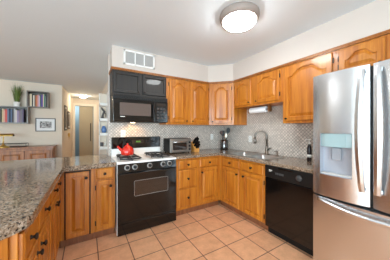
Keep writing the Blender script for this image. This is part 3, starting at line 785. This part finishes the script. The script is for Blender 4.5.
# knife block and knives
bx, by = 1.675, 2.78
r = empty('knife_block', (bx, by, .914), 'pale wooden knife block beside the toaster oven', 'knife block')
mb = MB(); mb.prism([(bx-.05, by-.07, .914), (bx-.05, by+.075, .914), (bx-.05, by+.075, 1.075), (bx-.05, by+.045, 1.09), (bx-.05, by-.07, .975)], (.1, 0, 0), .004); obj('block', mb, 'blockwood', r)
sl = V((0, -.75, .78)).normalized()
i = 0
for dx, t, ln in ((-.032, .75, .13), (0, .8, .15), (.032, .75, .12), (-.032, .35, .11), (0, .3, .12), (.032, .4, .10), (-.015, .08, .09), (.02, .1, .09)):
    p = V((bx+dx, by-.07+.115*t, .975+.115*t))
    mb = MB(); fr_k = Fr(p-sl*.02, (1, 0, 0), sl.cross(V((1, 0, 0))), sl)
    mb.box(fr_k, -.011, .011, .023, .03+ln, -.014, .014, .004)
    obj('kitchen_knife', mb, ['blackmat', 'chrome'], label='black handled kitchen knife standing in the wooden knife block', cat='knife', group='knives in the wooden block')
# utensil crock
cx, cy = 2.345, 2.765
mb = MB(); mb.lathe((cx, cy, .914), (0, 0, 1), [(.076, 0), (.078, .004), (.078, .188), (.074, .19), (.071, .185), (.071, .01), (0, .008)], 24, cap=False)
obj('utensil_crock', mb, 'crock', label='shiny steel utensil crock under the corner wall cabinet', cat='utensil holder')
def utensil(name, label, dx, dy, lean, headfn, m, L=.3, hm=None):
    p0 = V((cx+dx, cy+dy, .928)); d = V(lean).normalized()
    mb = MB(); mb.tube([p0, p0+d*L*.5, p0+d*L], .006, 8); headfn(mb, p0+d*L, d)
    obj(name, mb, m, label=label, cat='kitchen utensil', group='utensils in the steel crock')
def oval(mb, p, d, w_=.03, h=.045, t=.008):
    q = V((.8, -.6, 0)).normalized(); q = (q-d*q.dot(d)).normalized(); n = d.cross(q)
    pts = [p+d*h*.8+q*w_*math.cos(k*math.pi/8)+d*h*math.sin(k*math.pi/8) for k in range(16)]
    mb.prism([x-n*t/2 for x in pts], n*t, .002)
def paddle(mb, p, d, w_=.032, h=.10, t=.006):
    q = V((.8, -.6, 0)).normalized(); q = (q-d*q.dot(d)).normalized(); n = d.cross(q)
    pts = [p-q*w_*.6, p+q*w_*.6, p+q*w_+d*h, p-q*w_+d*h]; mb.prism([x-n*t/2 for x in pts], n*t, .002)
utensil('cooking_spoon', 'black round-headed cooking spoon leaning toward the sink', .0, .0, (.15, -.15, 1), lambda m_, p, d: oval(m_, p, d, .04, .055), 'blackmat', .33)
utensil('spatula', 'black slotted spatula standing upright in the steel crock', -.01, .01, (-.02, .0, 1), paddle, 'blackmat', .26)
utensil('wooden_spoon', 'brown wooden spoon in the steel crock', .02, .015, (.06, .02, 1), lambda m_, p, d: oval(m_, p, d, .022, .035), 'wooden_spoon', .24)
utensil('ladle', 'dark ladle leaning toward the knife block', -.01, -.01, (-.15, .06, 1), lambda m_, p, d: oval(m_, p, d, .04, .042, .02), colmat((66, 48, 44)), .29)
utensil('whisk', 'steel whisk handle in the crock', .0, -.03, (.03, -.06, 1), lambda m_, p, d: oval(m_, p, d, .024, .045, .024), 'nickel', .23)
# paper towel
r = empty('paper_towel_holder', (2.36, 1.95, 1.6), 'paper towel holder under the short cabinet above the sink', 'paper towel holder')
mb = MB()
for y in (2.125, 1.735): wbox(mb, 2.325, 2.395, y-.012, y+.012, 1.585, 1.685, .006)
wbox(mb, 2.33, 2.39, 1.735, 2.125, 1.677, 1.684); obj('bracket', mb, 'oak_dark', r)
mb = MB(); mb.tube([(2.36, 2.125, 1.625), (2.36, 1.735, 1.625)], .009, 10); obj('rod', mb, 'oak_dark', r)
mb = MB(); mb.lathe((2.36, 2.105, 1.625), (0, -1, 0), [(.018, 0), (.046, .0), (.047, .003), (.047, .317), (.046, .32), (.018, .32), (.018, 0)], 28, cap=False)
obj('paper_towel_roll', mb, 'paper', label='white paper towel roll on the holder below the sink cabinet', cat='paper towel')
# bottle next to the refrigerator
r = empty('pump_bottle', (2.40, 1.17, .914), 'dark pump bottle on the counter against the refrigerator', 'bottle')
mb = MB(); mb.lathe((2.40, 1.195, .914), (0, 0, 1), [(.024, 0), (.026, .005), (.026, .16), (.022, .185), (.014, .20), (.014, .215)], 18); obj('body', mb, colmat((36, 30, 30), .25), r)
mb = MB(); mb.lathe((2.40, 1.195, .965), (0, 0, 1), [(.0265, 0), (.0265, .035)], 18); obj('label_band', mb, 'offwhite', r)
mb = MB(); mb.lathe((2.40, 1.195, 1.129), (0, 0, 1), [(.012, 0), (.012, .02), (.005, .022), (.005, .05), (.014, .052), (.014, .064)], 12); mb.tube([(2.40, 1.195, 1.187), (2.355, 1.215, 1.187), (2.345, 1.218, 1.178)], .005, 8); obj('pump', mb, 'plate', r)
# outlets
def outlet(label, fr):
    r = empty('wall_outlet', fr(0, -.06, 0), label, 'outlet')
    mb = MB(); mb.box(fr, -.037, .037, -.058, .058, 0, .006, .003); obj('cover_plate', mb, 'plate', r)
    for b in (.025, -.025):
        mb = MB(); mb.box(fr, -.017, .017, b-.014, b+.014, .006, .008, .002); s_ = obj('socket', mb, 'white', r)
        mb = MB(); mb.box(fr, -.008, -.005, b-.005, b+.006, .008, .0085); mb.box(fr, .005, .008, b-.005, b+.006, .008, .0085); obj('slot', mb, 'blackmat', s_)
outlet('white wall outlet on the mosaic above the back burner', Fr((.492, YB-.0105, 1.25)))
outlet('white wall outlet on the mosaic between the knife block and the crock', Fr((2.225, YB-.0105, 1.16)))
outlet('white wall outlet on the mosaic behind the faucet spout', Fr((XR-.0105, 2.29, 1.14), (0, -1, 0), (-1, 0, 0)))

# ------------------------------------------------------------------ dining side: boxes, books, plant, picture, sideboard
YW = 5.9
def wall_box(label, x0, x1, z0, z1, dep=.22):
    mb = MB(); t = .022
    wbox(mb, x0, x1, YW-dep, YW-.001, z0, z0+t); wbox(mb, x0, x1, YW-dep, YW-.001, z1-t, z1)
    wbox(mb, x0, x0+t, YW-dep, YW-.001, z0+t, z1-t); wbox(mb, x1-t, x1, YW-dep, YW-.001, z0+t, z1-t); wbox(mb, x0+t, x1-t, YW-.012, YW-.001, z0+t, z1-t)
    obj('wall_shelf_box', mb, 'boxwood', label=label, cat='shelf')
wall_box('open dark grey wood shelf box on the wall above the framed print', -1.215, -.815, 1.845, 2.235)
wall_box('long open dark grey wood shelf box under the potted grass', -1.80, -1.19, 1.452, 1.842)
def book(x, z, wd, h, col, word, where, grp, lean=0):
    dep = .14+.02*random.random(); y0 = YW-.215
    mb = MB(); fr = Fr((x, y0, z), (1, 0, 0), (0, 1, 0))
    if lean: fr.up = V((math.sin(lean), 0, math.cos(lean))); fr.u = V((math.cos(lean), 0, -math.sin(lean)))
    t = .003
    mb.box(fr, 0, wd, 0, h, 0, t, 0, 0); mb.box(fr, 0, t, 0, h, t, dep, 0, 0); mb.box(fr, wd-t, wd, 0, h, t, dep, 0, 0)
    mb.box(fr, t, wd-t, .004, h-.004, t, dep-.004, 0, 1)
    obj('book', mb, [colmat(col), 'paper'], label='%s book standing in the %s' % (word, where), cat='book', group=grp)
up = [('dark brown', (70, 56, 48), .03), ('cream', (214, 200, 170), .036), ('black', (44, 42, 42), .022), ('ivory white', (228, 222, 208), .022), ('charcoal', (70, 66, 66), .018), ('rust orange', (190, 116, 70), .03), ('pink', (206, 140, 140), .024), ('pale lilac', (196, 184, 200), .026),
      ('deep green', (52, 92, 70), .018), ('violet', (96, 72, 150), .034), ('beige', (206, 190, 166), .02), ('teal green', (60, 120, 100), .022), ('grey', (120, 118, 118), .02)]
x = -1.19
for wname, col, wd in up:
    book(x, 1.868, wd, .26+.05*random.random(), col, wname, 'shelf box above the framed print', 'books in the upper shelf box'); x += wd+.0012
lowb = [('navy', (52, 56, 84), .03), ('plum', (96, 70, 92), .03), ('mint', (160, 196, 180), .03), ('slate', (92, 100, 112), .026), ('dark olive', (66, 66, 40), .026), ('sand', (206, 188, 150), .022), ('peach', (222, 170, 150), .024), ('coral red', (204, 88, 84), .034), ('dusty blue', (110, 126, 150), .026), ('midnight blue', (46, 54, 78), .03), ('steel blue', (90, 110, 140), .022), ('black', (40, 40, 44), .024), ('silver grey', (176, 174, 176), .028), ('off-white', (216, 210, 204), .022), ('lavender', (150, 138, 168), .03), ('mauve', (134, 112, 130), .03), ('pewter', (120, 118, 124), .024), ('violet grey', (110, 100, 126), .026)]
x = -1.775
for wname, col, wd in lowb:
    if x+wd > -1.215: break
    book(x, 1.475, wd, .27+.05*random.random(), col, wname, 'long shelf box under the potted grass', 'books in the lower shelf box'); x += wd+.0012
# potted grass
px, py, pz = -1.405, 5.78, 1.842
r = empty('potted_grass', (px, py, pz), 'tall green grass plant in a white pot on the long shelf box', 'plant')
mb = MB(); mb.lathe((px, py, pz), (0, 0, 1), [(.052, 0), (.056, .004), (.060, .115), (.056, .116), (.054, .10), (.0, .10)], 24, cap=False); obj('pot', mb, 'pot', r)
mb = MB(); random.seed(3)
for k in range(170):
    a = random.uniform(0, 2*math.pi); rr = random.uniform(0, .04); sp = random.uniform(.0, .15); h = random.uniform(.28, .50)
    b0 = V((px+rr*math.cos(a), py+rr*math.sin(a), pz+.09)); d = V((math.cos(a), .6*math.sin(a), 0))
    q = V((-math.sin(a), math.cos(a), 0))*.004
    A = [b0, b0+d*sp*.35+V((0, 0, h*.55)), b0+d*sp+V((0, 0, h))]
    v = [mb.bm.verts.new(A[0]-q), mb.bm.verts.new(A[0]+q), mb.bm.verts.new(A[1]+q*.8), mb.bm.verts.new(A[1]-q*.8), mb.bm.verts.new(A[2])]
    m_ = random.randint(0, 1); mb._face([v[0], v[1], v[2], v[3]], m_); mb._face([v[3], v[2], v[4]], m_)
o = obj('grass_blades', mb, ['grass', 'grass2'], r); o['kind'] = 'stuff'
# framed picture
def picture(label, fr, wd, h, border, matw, art='art', fm='darkframe'):
    r = empty('framed_picture', fr(wd/2, 0, 0), label, 'picture')
    mb = MB()
    for a0, a1, b0, b1 in ((0, wd, 0, border), (0, wd, h-border, h), (0, border, border, h-border), (wd-border, wd, border, h-border)): mb.box(fr, a0, a1, b0, b1, .001, .022, .002)
    obj('frame', mb, fm, r)
    mb = MB(); mb.box(fr, border, wd-border, border, h-border, .001, .010); obj('mat_board', mb, 'paper', r)
    mb = MB(); mb.box(fr, border+matw, wd-border-matw, border+matw, h-border-matw, .010, .0108); obj('print', mb, art, r)
picture('black framed black and white print with white mat on the beige dining wall', Fr((-1.095, YW, 1.262)), .40, .335, .018, .065)
hd = V((.105, 2.2, 0)).normalized(); hn = V((hd.y, -hd.x, 0))
for lab, t, ln, z0, h in (('tall dark framed picture on the hallway wall close to the corner', .35, .42, 1.28, .72), ('tall dark framed picture further along the hallway wall', .98, .42, 1.33, .55)):
    picture(lab, Fr(V((-.56, 5.9, z0))+hd*t, hd, hn), ln, h, .035, .05, colmat((120, 108, 96)))
r = empty('wall_sconce', (-.49, 7.0, 1.1), 'small brass wall ornament hanging below the hallway pictures', 'wall ornament')
p = V((-.56, 5.9, 0))+hd*1.05
mb = MB(); mb.lathe(p+V((0, 0, 1.20))+hn*.03, (0, 0, -1), [(.012, 0), (.03, .03), (.02, .10), (.008, .16), (.004, .22)], 12); mb.box(Fr(p+V((0, 0, 1.1)), hd, hn), -.02, .02, 0, .06, 0, .03); obj('bracket', mb, 'brass', r)
# sideboard
r = empty('sideboard', (-1.5, 5.6, 0), 'brown wooden sideboard against the dining wall', 'sideboard')
mb = MB(); wbox(mb, -2.55, -.70, 5.42, 5.88, .08, .875, .004); obj('body', mb, 'walnut', r)
mb = MB(); wbox(mb, -2.58, -.67, 5.39, 5.885, .875, .915, .006); obj('top', mb, 'walnut', r)
f = Fr((-2.55, 5.42, 0))
for k in range(4):
    mb = MB(); mb.panel_door(f, .04+k*.45, .46+k*.45, .12, .83, 0, .06); d = obj('door', mb, 'walnut', r)
    mb = MB(); mb.knob(f(.42+k*.45 if k % 2 == 0 else .08+k*.45, .55, .02), f.n, .014, .025); obj('knob', mb, 'brass', d)
for x in (-2.5, -.75):
    for y in (5.46, 5.84):
        mb = MB(); wbox(mb, x-.03, x+.03, y-.03, y+.03, 0, .08); obj('leg', mb, 'walnut', r)
# low glass display case on the sideboard
mb = MB()
gx0, gx1, gy0, gy1, gz0, gz1 = -2.2, -1.21, 5.60, 5.80, .915, .985
for a, b in (((gx0, gy0), (gx1, gy0)), ((gx1, gy0), (gx1, gy1)), ((gx1, gy1), (gx0, gy1)), ((gx0, gy1), (gx0, gy0))):
    mb.tube([(*a, gz1), (*b, gz1)], .005, 6); mb.tube([(*a, gz0+.005), (*b, gz0+.005)], .005, 6); mb.tube([(*a, gz0), (*a, gz1)], .005, 6)
obj('wire_tray', mb, 'darkframe', label='low dark wire tray behind the brass lamp on the sideboard', cat='tray')
# brass lamp
lx, ly = -1.545, 5.46
r = empty('desk_lamp', (lx, ly, .915), 'brass desk lamp with a long horizontal shade on the sideboard', 'lamp')
mb = MB(); mb.lathe((lx, ly, .915), (0, 0, 1), [(.10, 0), (.105, .015), (.075, .035), (.035, .055), (.02, .075)], 24); obj('base', mb, 'brass', r)
mb = MB(); mb.tube([(lx, ly, .96), (lx, ly, 1.05), (lx, ly+.02, 1.15), (lx, ly, 1.19)], [.014, .010, .009, .008], 10); mb.lathe((lx, ly, 1.03), (0, 0, 1), [(.008, 0), (.02, .012), (.008, .025)], 12); obj('stem', mb, 'brass', r)
mb = MB(); A = []
for xx in (lx-.17, lx+.165):
    A.append([mb.bm.verts.new((xx, ly-.01+.055*math.cos(math.radians(k*18)), 1.165+.055*math.sin(math.radians(k*18)))) for k in range(11)])
for k in range(10): mb._face([A[0][k], A[0][k+1], A[1][k+1], A[1][k]])
mb._face(A[0]); mb._face(A[1][::-1]); bmesh.ops.solidify(mb.bm, geom=list(mb.bm.faces), thickness=.003)
obj('shade', mb, 'brass', r)

# ------------------------------------------------------------------ white display shelves in the hall
r = empty('display_shelf', (.33, 4.6, 0), 'narrow white display shelf unit at the hallway entrance', 'shelf')
hx0, hx1, hy0, hy1 = .245, .419, 4.45, 4.75
mb = MB(); wbox(mb, hx0, hx1, hy1-.015, hy1, 0, 2.15); obj('back_panel', mb, 'wall', r)
mb = MB(); wbox(mb, hx1-.02, hx1, hy0, hy1-.015, 0, 2.15); obj('side_panel', mb, 'white', r)
mb = MB(); wbox(mb, hx0, hx0+.018, hy1-.05, hy1-.015, 0, 2.15); obj('post', mb, 'white', r)
SZ = (.60, .93, 1.235, 1.56, 1.9)
for z in SZ:
    mb = MB(); wbox(mb, hx0, hx1-.02, hy0, hy1-.015, z-.06, z, .004); obj('shelf_board', mb, 'white', r)
sx, sy = .325, 4.58
mb = MB(); mb.tube([(sx-.02, sy, 1.575), (sx-.01, sy, 1.64), (sx+.02, sy, 1.72), (sx-.02, sy, 1.77), (sx-.04, sy, 1.81)], [.03, .022, .03, .022, .012], 10); mb.tube([(sx+.02, sy, 1.72), (sx+.05, sy, 1.66), (sx+.05, sy, 1.60)], [.014, .010, .008], 8); mb.lathe((sx-.02, sy, 1.561), (0, 0, 1), [(.045, 0), (.045, .012)], 16)
obj('figurine', mb, colmat((78, 74, 72)), label='dark abstract figurine on the white hallway shelf', cat='figurine')
mb = MB(); mb.lathe((sx+.01, sy, 1.236), (0, 0, 1), [(.035, 0), (.05, .03), (.055, .08), (.045, .12), (.028, .14), (.034, .155)], 20); obj('ginger_jar', mb, 'blue', label='blue and white glazed jar on the white hallway shelf', cat='jar')
mb = MB(); mb.lathe((sx-.03, sy, .931), (0, 0, 1), [(.03, 0), (.034, .01), (.034, .09), (.03, .09)], 16); obj('cup', mb, colmat((90, 88, 90)), label='dark grey cup on the lower white hallway shelf', cat='cup')
mb = MB(); mb.lathe((sx+.038, sy-.04, .931), (0, 0, 1), [(.022, 0), (.026, .05), (.016, .09), (.018, .11)], 16); obj('vase', mb, 'offwhite', label='small pale vase beside the dark cup on the hallway shelf', cat='vase')
